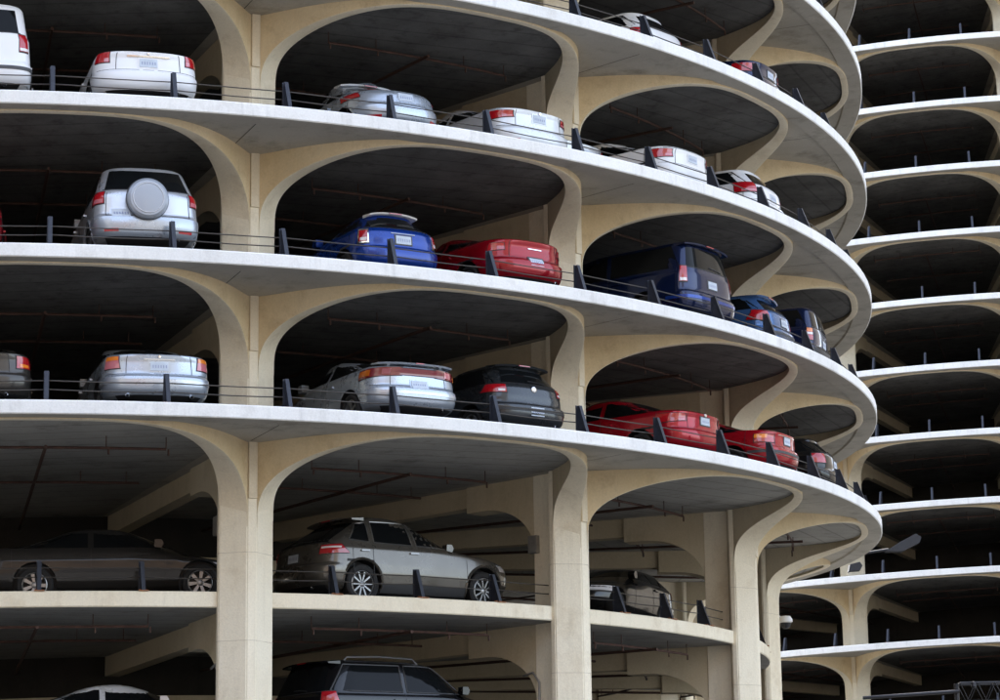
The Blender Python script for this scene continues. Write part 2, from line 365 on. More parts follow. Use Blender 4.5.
def tower(name, center, rot, za, levels, arch_bays, post_bays, low, top, label):
    t = bpy.data.objects.new(name, None); C.objects.link(t); t.location = (center[0], center[1], 0); t.rotation_euler = (0, 0, rot)
    tag(t, label, 'building')
    cm = column_mesh(-.3, top)
    for k in range(-8, 8):
        co = put('column', cm, t, (0, 0, 0), (0, 0, k*DT))
        if low and -2 < k < 5:
            for q in range(3): put('casting_joint', cj_me, co, (0, 0, za - 2.15 - 1.93*q + SL*k*DT + .13*((k*5+q*3) % 4)))
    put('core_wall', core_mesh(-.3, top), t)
    for lv in levels:
        z = za + lv*DZ
        sl = put('floor_slab', slab_me, t, (0, 0, z))
        for k in arch_bays:
            rz = (0, 0, k*DT); zz = SL*k*DT
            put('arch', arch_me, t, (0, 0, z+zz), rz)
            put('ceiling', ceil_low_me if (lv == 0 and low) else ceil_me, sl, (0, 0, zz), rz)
            if low and -3 < k < 6:
                th = (k - .012 - .03*((k*7+lv*3) % 4))*DT; put('soffit_joint', joint_me, sl, (0, 0, SL*th), (0, 0, th))
            put('pilaster', pil_me, t, (0, 0, z+zz), rz)
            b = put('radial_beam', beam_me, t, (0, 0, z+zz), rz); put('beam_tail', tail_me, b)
        for k in post_bays:
            for q in range(4):
                th = (k + q/4 - .010 + random.uniform(-.006, .006))*DT
                put('barrier_post', post_me, sl, cyl(R-.26, th, SL*th), (random.uniform(-.02, .02), 0, th + random.uniform(-.04, .04)))
            put('sprinkler_pipe', random.choice(pipe_me), sl, (0, 0, SL*k*DT), (0, 0, k*DT))
        if low:
            for c in cab_me: put('guard_cable', c, sl)
    return t
CX, CY, TH0, PH = -12.0577, 62.6624, -1.3807, 0.2337
ROT1 = TH0 + PH
ZA = 8.7989 + 0.42*PH + CAM_Z
t1 = tower('parking_tower', (CX, CY), ROT1, ZA, range(0, 8), range(-8, 8), range(-3, 6), True, ZA + 7.3*DZ,
           'near round concrete parking tower with arched bays full of parked cars')
L2, AZ2 = 121.62, 0.17795
C2 = (L2*math.sin(AZ2), L2*math.cos(AZ2)); R2 = math.atan2(-C2[1], -C2[0]) - 0.26087
tower('parking_tower', C2, R2, 11.048 + CAM_Z - SL*0.26087, range(-2, 13), range(-4, 5), range(-3, 4), False, 11.05 + CAM_Z + 12.4*DZ,
      'far round parking tower with dark empty decks, behind the near tower at the right edge')

# lower decks of the near tower that stop between the columns
LOW = [ZA - 2.80, ZA - 5.60]
for z in LOW:
    sl = put('floor_slab', lslab_me, t1, (0, 0, z))
    for k in range(-8, 8):
        b = put('radial_beam', lbeam_me, t1, (0, 0, z + SL*k*DT), (0, 0, k*DT)); put('beam_tail', ltail_me, b)
    for k in range(-2, 4):
        for q in (.25, .5, .75):
            th = (k+q)*DT; put('barrier_post', post_me, sl, cyl(RF-.16, th, SL*th), (0, 0, th))
        put('sprinkler_pipe', pipe_me[2], sl, (0, 0, SL*k*DT - .12), (0, 0, k*DT))
    for c in lcab_me: put('guard_cable', c, sl)
# tan ring beams round the core, seen at the back of the lower deck
m = ring_mesh('ring_beam', [(RI+.05, 0), (RI+.35, 0), (RI+.35, -.42), (RI+.05, -.42)], ['beam'], [0]*4)
for z in (ZA-1.05, ZA-1.9, ZA-3.9, ZA-4.7): put('ring_beam', m, t1, (0, 0, z))

def twr(r, f, z):
    """world point on the near tower: radius, bay number from the first column, height above the lowest round deck"""
    th = f*DT; a = ROT1 + th
    return (CX + r*math.cos(a), CY + r*math.sin(a), ZA + z + SL*th)

# ------------------------------------------------------------------ cars
class Shape:
    """car skin as horizontal slices: rear and front lines and half width are given over height; x forward from the rear bumper, y left"""
    def __init__(s, L, W, H, rear, front, half, ar=.75, nr=3.2, af=1.1, nf=2.6):
        s.L, s.W, s.H, s.ar, s.nr, s.af, s.nf = L, W, H, ar, nr, af, nf
        s.rk, s.fk, s.hk = [np.array(a, float) for a in (rear, front, half)]
    def _i(s, k, z): return sum(np.interp(z+d, k[:, 0], k[:, 1]) for d in (-.012, -.006, 0, .006, .012))/5
    def xr(s, z): return s._i(s.rk, z)
    def xf(s, z): return s.L - s._i(s.fk, z)
    def w(s, z): return s._i(s.hk, z)*s.W
    def rear(s, t, z):
        """t: -pi/2..pi/2 across the rear face; beyond, metres/2 along the side"""
        sg = 1 if t >= 0 else -1; t = abs(t); w = s.w(z); x0 = s.xr(z); e = 2/s.nr
        if t <= PI/2: return (x0 + s.ar*(1-math.cos(t)**e if t < PI/2-1e-6 else 1), sg*w*math.sin(t)**e, z)
        return (x0 + s.ar + (t-PI/2)/2, sg*w, z)
    def tc(s, c):
        sg = 1 if c >= 0 else -1; c = abs(c)
        return sg*(math.asin(c**(s.nr/2)) if c < 1 else PI/2 + (c-1)*2)
    def side(s, x, z, sg=1):
        w = s.w(z); a = s.xr(z)+s.ar; b = s.xf(z)-s.af
        f = 1.0
        if x < a: f = max(0, 1-min(1, (a-x)/s.ar)**s.nr)**(1/s.nr)
        elif x > b: f = max(0, 1-min(1, (x-b)/s.af)**s.nf)**(1/s.nf)
        return (x, sg*w*f, z)
    def front(s, c, z):
        w = s.w(z); y = c*w; return (s.xf(z) - s.af*(1-(1-min(1, abs(c))**s.nf)**(1/s.nf)), y, z)
    def slices(s):
        zs = sorted(set([round(float(z), 3) for z in list(s.rk[:, 0]) + list(s.fk[:, 0]) + list(s.hk[:, 0])] + [round(z, 3) for z in np.linspace(.2, s.H, 30)]))
        out = []
        for z in zs:
            if z < .2 or z > s.H: continue
            if not out or z-out[-1] > .006: out.append(z)
        out[-1] = s.H
        return out
    def body(s, wheels, rw):
        q = 11; vs = []; fs = []; zs = s.slices(); e1, e2 = 2/s.nr, 2/s.nf
        for z in zs:
            w = s.w(z); x0, x1 = s.xr(z), s.xf(z); ring = []
            ar, af = s.ar, s.af
            if x1-x0 < ar+af+.1: k = (x1-x0-.1)/(ar+af); ar *= k; af *= k
            ts = [PI/2*(i/q) for i in range(q+1)]
            half = [(x0+ar*(1-math.cos(t)**e1), w*math.sin(t)**e1) for t in ts[:-1]] + [(x0+ar, w)]
            half = [half[0], (x0 + ar*(1-(1-.15**s.nr)**(1/s.nr)), w*.15)] + half[1:]
            xa, xb = x0+ar, x1-af
            half += [(xa+(xb-xa)*i/5, w) for i in range(1, 5)]
            fr = [(x1-af*(1-math.cos(t)**e2), w*math.sin(t)**e2) for t in ts[:-1]] + [(x1-af, w)]
            half += fr[::-1]
            ring = half + [(x, -y) for x, y in half[-2:0:-1]]
            vs += [(x, y, z) for x, y in ring]
        n = len(ring)
        for i in range(len(zs)-1):
            for j in range(n): fs.append((i*n+j, i*n+(j+1) % n, (i+1)*n+(j+1) % n, (i+1)*n+j))
        fs += [tuple(range(n-1, -1, -1)), tuple((len(zs)-1)*n+j for j in range(n))]
        me = bpy.data.meshes.new('body'); me.from_pydata(vs, [], fs)
        bm = bmesh.new(); bm.from_mesh(me); bmesh.ops.recalc_face_normals(bm, faces=bm.faces); bm.to_mesh(me); bm.free()
        ob = bpy.data.objects.new('cut_body', me); C.objects.link(ob); cut = []
        rr = rw + .055
        for xw in wheels:
            for sg in (-1, 1):
                b = bmesh.new(); bmesh.ops.create_cone(b, cap_ends=True, segments=40, radius1=rr, radius2=rr, depth=.6,
                    matrix=Matrix.Translation((xw, sg*(s.W/2+.04), rw+.02)) @ Matrix.Rotation(PI/2, 4, 'X'))
                cm_ = bpy.data.meshes.new('cut'); b.to_mesh(cm_); b.free()
                co = bpy.data.objects.new('cut', cm_); C.objects.link(co); cut.append(co)
                md = ob.modifiers.new('b', 'BOOLEAN'); md.operation = 'DIFFERENCE'; md.object = co; md.solver = 'EXACT'
        dg = bpy.context.evaluated_depsgraph_get(); dg.update()
        out = bpy.data.meshes.new_from_object(ob.evaluated_get(dg))
        bpy.data.objects.remove(ob)
        for o in cut: bpy.data.objects.remove(o)
        out.name = 'body'
        return out, rr
    def patch(s, fn, corners, nu, nv, off, skirt=.012):
        """fn maps (u, z) to the skin; corners: four (u, z), bilinear; offset outwards with a skirt running into the skin"""
        (a, b, c, d) = corners; vs = []; P = {}
        def at(i, j):
            u, v = i/nu, j/nv
            U = (a[0]*(1-u)+b[0]*u)*(1-v) + (d[0]*(1-u)+c[0]*u)*v
            Z = (a[1]*(1-u)+b[1]*u)*(1-v) + (d[1]*(1-u)+c[1]*u)*v
            return U, Z
        cen = Vector((s.L/2, 0, s.H*.45))
        fs = []
        for j in range(nv+1):
            for i in range(nu+1):
                U, Z = at(i, j); p = Vector(fn(U, Z)); e = .004
                du = Vector(fn(U+e, Z)) - Vector(fn(U-e, Z)); dv = Vector(fn(U, Z+e)) - Vector(fn(U, Z-e))
                n = du.cross(dv)
                n = n.normalized() if n.length > 1e-9 else (p-cen).normalized()
                if n.dot(p-cen) < 0: n = -n
                P[i, j] = (p, n); vs.append(p + n*off)
        k = nu+1
        for j in range(nv):
            for i in range(nu): fs.append((j*k+i, j*k+i+1, (j+1)*k+i+1, (j+1)*k+i))
        loop = [(i, 0) for i in range(nu+1)] + [(nu, j) for j in range(1, nv+1)] + [(i, nv) for i in range(nu-1, -1, -1)] + [(0, j) for j in range(nv-1, 0, -1)]
        base = len(vs); vs += [P[q][0] - P[q][1]*skirt for q in loop]; m_ = len(loop)
        for q in range(m_):
            i0, j0 = loop[q]; i1, j1 = loop[(q+1) % m_]
            fs.append((j0*k+i0, j1*k+i1, base+(q+1) % m_, base+q))
        return vs, fs

def shape_of(kind, L, W, H, deck=None, belt=None, roof=None):
    def hw(belt, top=.385):
        top = roof or top
        return [(.20, .40), (.27, .455), (.38, .485), (.58, .5), (.75, .498), (belt-.06, .487), (belt, .472), (H-.13, top), (H-.07, top-.02), (H-.03, top-.07), (H-.008, top-.16), (H, .12)]
    bump = [(.20, .34), (.25, .12), (.34, .03), (.44, 0), (.57, 0), (.625, .02), (.655, .065)]
    fr = [(.20, .4), (.28, .12), (.42, 0), (.56, .03), (.66, .1), (.74, .3), (.86, .95), (.93, 1.2), (H-.12, 2.0), (H-.04, 2.25), (H-.01, 2.6), (H, 2.9)]
    if kind in ('sedan', 'coupe'):
        d = deck or 1.02; g = .62 if kind == 'sedan' else .5
        re = bump + [(d-.14, .075), (d-.035, .05), (d, .09), (d+.012, .25), (d+.03, g), (d+.05, g+.12), (H-.10, g+.85), (H-.04, g+1.1), (H-.01, g+1.45), (H, g+1.8)]
        return Shape(L, W, H, re, fr, hw(belt or d-.04, .375), .52 if kind == 'sedan' else .7, 2.8)
    if kind == 'fast':     # rounded tail, long sloping glass
        d = deck or .95
        re = bump + [(.85, .12), (d, .22), (d+.05, .42), (d+.10, .62), (H-.16, 1.25), (H-.06, 1.65), (H-.015, 2.0), (H, 2.5)]
        return Shape(L, W, H, re, fr, hw(belt or d, .35), .85, 2.4)
    if kind == 'hatch':
        b = belt or 1.0
        re = bump + [(.80, .07), (b-.05, .09), (b, .12), (H-.14, .42), (H-.09, .43), (H-.045, .47), (H-.012, .75), (H, 1.5)]
        return Shape(L, W, H, re, fr, hw(b, .375), .5, 2.8)
    b = belt or 1.12
    k = [(z*1.12, x) for z, x in bump]
    fr2 = [(.20, .4), (.34, .1), (.52, 0), (.72, .03), (.86, .10), (.97, .35), (b-.04, 1.0), (b, 1.15), (H-.14, 1.85), (H-.05, 2.1), (H-.01, 2.5), (H, 2.8)]
    if kind == 'suv':
        re = k + [(b-.06, .09), (b, .11), (H-.14, .36), (H-.09, .38), (H-.04, .42), (H-.012, .65), (H, 1.4)]
        return Shape(L, W, H, re, fr2, hw(b, .40), .42, 3.0)
    if kind == 'box':
        re = k + [(b-.06, .075), (b, .085), (H-.14, .17), (H-.09, .19), (H-.04, .23), (H-.012, .4), (H, 1.2)]
        return Shape(L, W, H, re, fr2, hw(b, .43), .34, 3.2)
    if kind == 'sport':    # tall sloped sport utility
        re = k + [(b-.1, .10), (b, .14), (b+.08, .22), (H-.16, .85), (H-.08, .95), (H-.03, 1.15), (H-.008, 1.6), (H, 2.0)]
        return Shape(L, W, H, re, [(.20, .45), (.34, .12), (.5, .02), (.68, 0), (.82, .05), (.92, .16), (.99, .40), (b-.02, 1.15), (b+.04, 1.45), (H-.16, 2.2), (H-.05, 2.55), (H-.01, 2.9), (H, 3.1)], hw(b, .39), .55, 2.7, 1.0, 2.6)

wheel_cache = {}
def wheel_meshes(rw, spokes):
    if (rw, spokes) in wheel_cache: return wheel_cache[rw, spokes]
    t = MB(); ri = rw*.66
    t.lathe([(ri, -.085), (ri+.02, -.105), (rw-.035, -.11), (rw-.008, -.09), (rw, -.05), (rw, .05), (rw-.008, .09), (rw-.035, .11), (ri+.02, .105), (ri, .085)], 'y', 32)
    tm = t.mesh('wheel', 'rubber', 40)
    r = MB()      # outside of the wheel is +y
    r.lathe([(ri+.004, .088), (ri-.012, .094), (ri-.022, .075), (ri-.03, -.06)], 'y', 32)
    r.lathe([(ri-.03, -.05), (.02, -.06)], 'y', 32, 1)
    r.lathe([(.062, .04), (.062, .07), (.045, .08), (.0, .082)], 'y', 16)
    for i in range(spokes):
        a = 2*PI*i/spokes; ca, sa = math.cos(a), math.sin(a); wd0, wd1 = (.013, .016) if spokes > 7 else (.022, .034)
        pts = []
        for rad, wd, y in ((.045, wd0, .072), (ri-.016, wd1, .080)):
            for sg in (-1, 1):
                for yy in (y, y-.035): pts.append((rad*ca - sg*wd*sa, yy, rad*sa + sg*wd*ca))
        r.add(pts, [(0, 2, 6, 4), (1, 5, 7, 3), (0, 4, 5, 1), (2, 3, 7, 6), (4, 6, 7, 5), (0, 1, 3, 2)])
    rm = r.mesh('rim', ['alloy', 'black'], 35)
    wheel_cache[rw, spokes] = (tm, rm); return tm, rm

def make_car(name, label, spec):
    """spec: kind, L, W, H, color, and lists describing lamps and trim"""
    kind = spec['kind']; L, W, H = spec['L'], spec['W'], spec['H']
    S = shape_of(kind, L, W, H, spec.get('deck'), spec.get('belt'), spec.get('roof'))
    rw = spec.get('rw', .315); pm = 'paint_' + spec['color']
    root = bpy.data.objects.new(name, None); C.objects.link(root); tag(root, label, spec.get('cat', 'car'), 'cars parked on the tower decks')
    wb = spec.get('wheels', (1.02*L/4.7, L-.95*L/4.7))
    bme, rr = S.body(wb, rw)
    bme.materials.clear(); bme.materials.append(M[pm]); bme.materials.append(M['black'])
    for p in bme.polygons:
        p.use_smooth = True; c = p.center; mi = 0
        for xw in wb:
            if math.hypot(c.x-xw, c.z-rw-.02) < rr+.004: mi = 1
        if c.z < .215: mi = 1
        p.material_index = mi
    bme.set_sharp_from_angle(angle=math.radians(32))
    body = put('body', bme, root)
    def clampc(t, z):
        """keep a rear piece clear of the wheel opening"""
        if z > 2*rw + .12: return (t, z)
        h = rw + .02; gap = wb[0] - math.sqrt(max(0.0, (rr+.035)**2 - (z-h)**2)) if abs(z-h) < rr+.035 else 9
        d = (gap - S.xr(z))/S.ar
        tm_ = math.acos(max(0.0, 1-d)**(S.nr/2)) if d < 1 else PI/2 + (d-1)*S.ar*2
        return (math.copysign(min(abs(t), tm_), t), z)
    def rp(nm, corners, mat, off=.006, nu=10, nv=4, parent=None, both=False, skirt=.012, tspace=True, lab=None):
        """piece on the rear skin, corners in (fraction of half width; above 1 metres round the side, height)"""
        res = None
        for sg in ((1, -1) if both else (1,)):
            cs = [clampc(S.tc(c*sg), z) for c, z in corners]
            vs, fs = S.patch(S.rear, cs, nu, nv, off, skirt)
            me = mesh(nm, vs, fs, mat, None, 40); res = put(nm, me, parent or root)
            if lab: res['label'] = lab
        return res
    def sp(nm, corners, mat, off=.006, nu=8, nv=4, parent=None, skirt=.012, sides=(1, -1)):
        for sg in sides:
            vs, fs = S.patch(lambda u, z: S.side(u, z, sg), corners, nu, nv, off, skirt)
            put(nm, mesh(nm, vs, fs, mat, None, 40), parent or root)
    # glass
    b = spec.get('belt') or (spec.get('deck', 1.02)-.04 if kind in ('sedan', 'coupe') else .95 if kind == 'fast' else 1.0 if kind == 'hatch' else 1.12)
    gw = spec.get('rear_glass')
    if gw is None:
        gw = (S.rk[-5][0] if 0 else None)
        if kind in ('sedan', 'coupe'): d = spec.get('deck', 1.02); gw = (d+.06, H-.075, .80, .76)
        elif kind == 'fast': gw = (b+.13, H-.10, .70, .62)
        elif kind == 'hatch': gw = (b+.03, H-.155, .78, .74)
        else: gw = (b+.03, H-.16, .84, .82)
    z0, z1, c0, c1 = gw
    if not spec.get('no_rear_glass'):
        g = rp('rear_window', [(-c0, z0), (c0, z0), (c1, z1), (-c1, z1)], 'glass', .004, 14, 6)
        rp('window_seal', [(-c0-.03, z0-.018), (c0+.03, z0-.018), (c0+.03, z0), (-c0-.03, z0)], 'black', .005, 14, 1, g)
    ws = spec.get('side_glass')
    if ws is None:
        xa = S.xr(b+.06) + .18; xt = S.xr(H-.14) + .30; xf0 = S.xf(b+.05) - .32; xf1 = S.xf(H-.14) - .22
        xm = (xa+xf0)/2 + .12
        ws = [[(xa, b+.04), (xm-.05, b+.035), (xm-.05, H-.125), (max(xt, xa+.1), H-.125)], [(xm+.05, b+.035), (xf0, b+.03), (xf1, H-.125), (xm+.05, H-.125)]]
    for q in ws: sp('side_window', q, 'glass', .004, 6, 4)
    vs, fs = S.patch(S.front, [(-.82, b+.06), (.82, b+.06), (.78, H-.1), (-.78, H-.1)], 12, 5, .004)
    put('windscreen', mesh('windscreen', vs, fs, 'glass', None, 40), root)
    hz = .64 if kind not in ('suv', 'box', 'sport') else .82
    for sg in (-1, 1):
        vs, fs = S.patch(S.front, [(sg*.55, hz-.07), (sg*.93, hz-.06), (sg*.93, hz+.06), (sg*.55, hz+.04)], 6, 2, .006)
        put('headlight', mesh('headlight', vs, fs, 'white_lens', None, 40), root)
    # lamps
    for ln in spec.get('lamps', []):
        corners, mat = ln[0], ln[1]; both = ln[2] if len(ln) > 2 else True
        lc = (lambda c: c) if spec.get('band') else (lambda c: .66 + (c-.55)*.60)
        for sg in ((1, -1) if both else (1,)):
            cs = [(S.tc((lc(c) if both else c)*sg), z) for c, z in corners]
            vs, fs = S.patch(S.rear, cs, 8, 4, .014, .012)
            o = put('tail_light', mesh('tail_light', vs, fs, mat, None, 40), root)
            mc = sum(c[0] for c in cs)/4; mz = sum(c[1] for c in cs)/4
            vs, fs = S.patch(S.rear, [(mc+(c-mc)*1.07, mz+(z-mz)*1.14) for c, z in cs], 8, 3, .007, .012); put('bezel', mesh('bezel', vs, fs, 'black', None, 40), o)
            for sub in spec.get('lamp_subs', []):
                cs = [(S.tc(lc(c)*sg), z) for c, z in sub[0]]
                vs, fs = S.patch(S.rear, cs, 6, 3, .019, .008); put('lens', mesh('lens', vs, fs, sub[1], None, 40), o)
    # bumper, plate, seams
    k = 1.12 if kind in ('suv', 'box', 'sport') else 1.0
    bm_ = spec.get('bumper', pm)
    bo = rp('rear_bumper', [(-1.28, .30*k), (1.28, .30*k), (1.24, .60*k), (-1.24, .60*k)], bm_, .014, 30, 6, skirt=.03)
    if spec.get('bumper_strip'): rp('bumper_strip', [(-1.22, .50*k), (1.22, .50*k), (1.22, .555*k), (-1.22, .555*k)], spec['bumper_strip'], .024, 26, 2, bo)
    rp('valance', [(-.82, .21*k), (.82, .21*k), (.86, .305*k), (-.86, .305*k)], 'black', .018, 14, 2, bo)
    if spec.get('reflectors'): rp('reflector', [(.58, .37*k), (.84, .37*k), (.84, .415*k), (.58, .415*k)], 'red_lens', .022, 6, 1, bo, True)
    pz, pc = spec.get('plate', (.80, 0.0)); ww = .155/S.w(pz)
    rp('plate_recess', [(pc-ww-.035, pz-.10), (pc+ww+.035, pz-.10), (pc+ww+.035, pz+.095), (pc-ww-.035, pz+.095)], spec.get('recess', pm if spec['color'] in ('white', 'pearl', 'silver', 'bluesilver') else 'dark_trim'), .006, 8, 2)
    pl = rp('number_plate', [(pc-ww, pz-.076), (pc+ww, pz-.076), (pc+ww, pz+.076), (pc-ww, pz+.076)], 'plate', .015, 6, 2)
    for i in range(6):
        q = pc + (i-2.5)*ww*.29; rp('plate_character', [(q-.016*ww*5, pz-.03), (q+.008*ww*5, pz-.03), (q+.008*ww*5, pz+.022), (q-.016*ww*5, pz+.022)], 'plate_print', .0168, 1, 1, pl, skirt=.002)
    if kind in ('hatch', 'suv', 'box', 'sport') and not spec.get('spare'): rp('wiper', [(-.42, z0+.015), (.06, z0+.05), (.06, z0+.068), (-.42, z0+.03)], 'black', .016, 6, 1)
    if kind in ('sedan', 'coupe') and 'vseams' not in spec: spec['vseams'] = [(.62, .665, spec.get('deck', 1.02)-.05)]
    for zz, ca_, cb_ in spec.get('seams', []):
        rp('lid_seam', [(ca_, zz-.004), (cb_, zz-.004), (cb_, zz+.004), (ca_, zz+.004)], 'black', .0035, 16, 1)
    for cc, za_, zb_ in spec.get('vseams', []):
        rp('lid_seam', [(cc-.006, za_), (cc+.006, za_), (cc+.006, zb_), (cc-.006, zb_)], 'black', .0035, 1, 8, None, True)
    for corners, mat, off in spec.get('trim', []): rp('trim', corners, mat, off, 14, 2)
    if spec.get('badge'):
        bz, br = spec['badge']; p = Vector(S.rear(0.0, bz)); m = MB(); m.lathe([(0, -.022), (br*.8, -.02), (br, -.012), (br, .01)], 'x', 20, 0, p); put('badge', m.mesh('badge', 'chrome', 40), root)
    # door seams and handles
    xm = ws[0][1][0] + .05
    for x in (xm, ws[-1][1][0] + .12, ws[0][0][0] + .05 if kind != 'coupe' else xm):
        sp('door_seam', [(x-.004, .32), (x+.004, .32), (x+.004, b+.02), (x-.004, b+.02)], 'black', .0035, 1, 8)
    for x in (xm - .28, xm + .85): sp('door_handle', [(x, b-.13), (x+.19, b-.125), (x+.19, b-.095), (x, b-.10)], spec.get('handles', pm), .03, 4, 2, skirt=.02)
    for sg in (-1, 1):
        x = ws[-1][1][0] - .05; p = S.side(x, b+.05, sg); m = MB()
        m.prism([(x-.03, b+.03), (x+.10, b+.02), (x+.14, b+.10), (x+.10, b+.17), (x-.02, b+.17)], 'y', p[1]+sg*.01, p[1]+sg*.16); put('door_mirror', m.mesh('door_mirror', pm), root)
    # wheels
    tm, rm = wheel_meshes(rw, spec.get('spokes', 5))
    for xw in wb:
        for sg in (1, -1):
            wo_ = put('wheel', tm, root, (xw, sg*(W/2-.125), rw), (0, 0, 0 if sg > 0 else PI)); put('rim', rm, wo_, rot=(0, random.uniform(0, 1), 0))
    for y in spec.get('exhaust', (-.5,)):
        m = MB(); x0 = S.xr(.30) + .02; m.lathe([(.026, .33), (.033, .35), (.033, -.02), (.028, -.024), (.027, .3)], 'x', 12, 0, (x0, y, .27*k))
        put('exhaust', m.mesh('exhaust', 'chrome', 40), root)
    sp_ = spec.get('spoiler')
    if sp_ == 'deck':
        d = spec.get('deck', 1.02); m = MB(); wv = S.w(d-.03)*.9; n = 12; pr = []
        for i in range(n+1):
            y = -wv + 2*wv*i/n; x = S.rear(S.tc(abs(y)/S.w(d-.03)*.97), d-.03)[0]; pr.append((x, y))
        vs = []; fs = []
        for x, y in pr: vs += [(x-.05, y, d+.045), (x+.20, y, d+.06), (x+.20, y, d+.04), (x-.03, y, d+.015)]
        for i in range(n):
            for j in range(4): fs.append((i*4+j, i*4+(j+1) % 4, (i+1)*4+(j+1) % 4, (i+1)*4+j))
        fs += [(0, 1, 2, 3), (4*n+3, 4*n+2, 4*n+1, 4*n)]
        m.add(vs, fs)
        for y in (-wv*.7, wv*.7): m.box((pr[n//2][0]+.2, y, d+.03), (.1, .05, .06))
        m.box((pr[n//2][0]-.05, 0, d+.04), (.012, .16, .016), 1); put('spoiler', m.mesh('spoiler', [pm, 'red_lens'], 50), root)
    elif sp_:
        zt = H-.055; wv = S.w(H-.12)*.98; n = 14; vs = []; fs = []; x0 = S.xr(H-.10)
        for i in range(n+1):
            f = -1+2*i/n; y = wv*f; d = .07*abs(f)**2.2; zz = zt-.035*abs(f)**3
            vs += [(x0-.10+d, y, zz+.005), (x0+.25, y, zz+.03), (x0+.25, y, zz-.03), (x0-.08+d, y, zz-.022)]
        for i in range(n):
            for j in range(4): fs.append((i*4+j, i*4+(j+1) % 4, (i+1)*4+(j+1) % 4, (i+1)*4+j))
        fs += [(0, 1, 2, 3), (4*n+3, 4*n+2, 4*n+1, 4*n)]
        m = MB(); m.add(vs, fs); m.box((x0-.102, 0, zt-.010), (.012, .26, .018), 1)
        put('roof_spoiler', m.mesh('roof_spoiler', [sp_, 'red_lens'], 50), root)
    if spec.get('rails'):
        for sg in (-1, 1):
            m = MB(); y = sg*S.w(H-.07)*.88; x0, x1 = S.xr(H-.1)+.35, S.xf(H-.1)-.5
            m.tube([(x0, y, H-.08), (x0+.12, y, H+.02), ((x0+x1)/2, y, H+.045), (x1-.12, y, H+.02), (x1, y, H-.08)], .018, 8); put('roof_rail', m.mesh('roof_rail', spec['rails'], 40), root)
    if spec.get('spare'):
        cz = spec['spare']; x = S.xr(cz) - .02; m = MB(); r = .36
        m.lathe([(0, -.205), (r*.62, -.20), (r*.86, -.19), (r*.97, -.16), (r, -.12), (r, .0), (r*.9, .03), (0, .03)], 'x', 40, 0, (x, .03, cz))
        o = put('spare_wheel', m.mesh('spare_wheel', 'paint_cover', 30), root)
        m = MB(); m.lathe([(r+.004, -.10), (r+.012, -.085), (r+.004, -.07)], 'x', 40, 0, (x, .03, cz)); put('cover_band', m.mesh('cover_band', 'dark_trim', 30), o)
        m = MB(); m.lathe([(r*.70, -.196), (r*.715, -.206), (r*.74, -.206), (r*.755, -.192)], 'x', 40, 0, (x, .03, cz)); put('cover_ring', m.mesh('cover_ring', 'paint_silver', 30), o)
        m = MB(); m.box((x+.02, .03, cz-r-.02), (.1, .3, .08)); put('wheel_carrier', m.mesh('wheel_carrier', 'dark_trim'), o)
    if spec.get('arch_trim'):
        for xw in wb:
            for sg in (-1, 1):
                m = MB(); pts = []
                for i in range(17):
                    a = PI*(-.06 + 1.12*i/16); x, z = xw + (rr+.02)*math.cos(a), rw+.02 + (rr+.02)*math.sin(a); pts.append(S.side(x, max(z, .21), sg))
                m.tube(pts, .028, 6); put('wheel_arch_trim', m.mesh('wheel_arch_trim', spec['arch_trim'], 60), root)
    if spec.get('sill'): sp('sill_trim', [(wb[0]+rr+.02, .24), (wb[1]-rr-.02, .24), (wb[1]-rr-.02, .40), (wb[0]+rr+.02, .40)], spec['sill'], .015, 6, 2)
    if spec.get('strip'): sp('side_strip', [(wb[0]+rr+.03, .55), (wb[1]-rr-.03, .55), (wb[1]-rr-.03, .60), (wb[0]+rr+.03, .60)], spec['strip'], .014, 6, 1)
    if spec.get('window_frame'):
        for sg in (-1, 1):
            for q in ws:
                m = MB(); pts = []
                for i in range(4):
                    (xa_, za_), (xb_, zb_) = q[i], q[(i+1) % 4]
                    for f in (0, .25, .5, .75): pts.append(Vector(S.side(xa_+(xb_-xa_)*f, za_+(zb_-za_)*f, sg)) + Vector((0, sg*.004, 0)))
                m.tube(pts + [pts[0]], .013, 5); put('window_frame', m.mesh('window_frame', spec['window_frame'], 60), root)
    return root
def park(root, f, lev, inset=.5, yaw=0.0, dz=0.0, r=None):
    """tail to the slab edge, nose to the core; the deck climbs to the right"""
    rr = r if r is not None else R - inset
    th = ROT1 + f*DT
    x, y, z = twr(rr, f, lev*DZ + dz); root.location = (x, y, z + .004)
    root.rotation_mode = 'XYZ'; root.rotation_euler = (-SL/19.0, 0, th + PI + math.radians(yaw))
    return root

SED = dict(kind='sedan', L=4.75, W=1.80, H=1.46)
corner = [((.60, .74), (1.10, .76), (1.08, .93), (.66, .94))]
tall = lambda a, b: ((.80, a), (1.06, a), (1.04, b), (.82, b))
def sedan(**k): d = dict(SED); d.update(k); return d

cars = []
def add(name, label, spec, f, lev, **kw): cars.append(park(make_car(name, label, spec), f, lev, **kw))

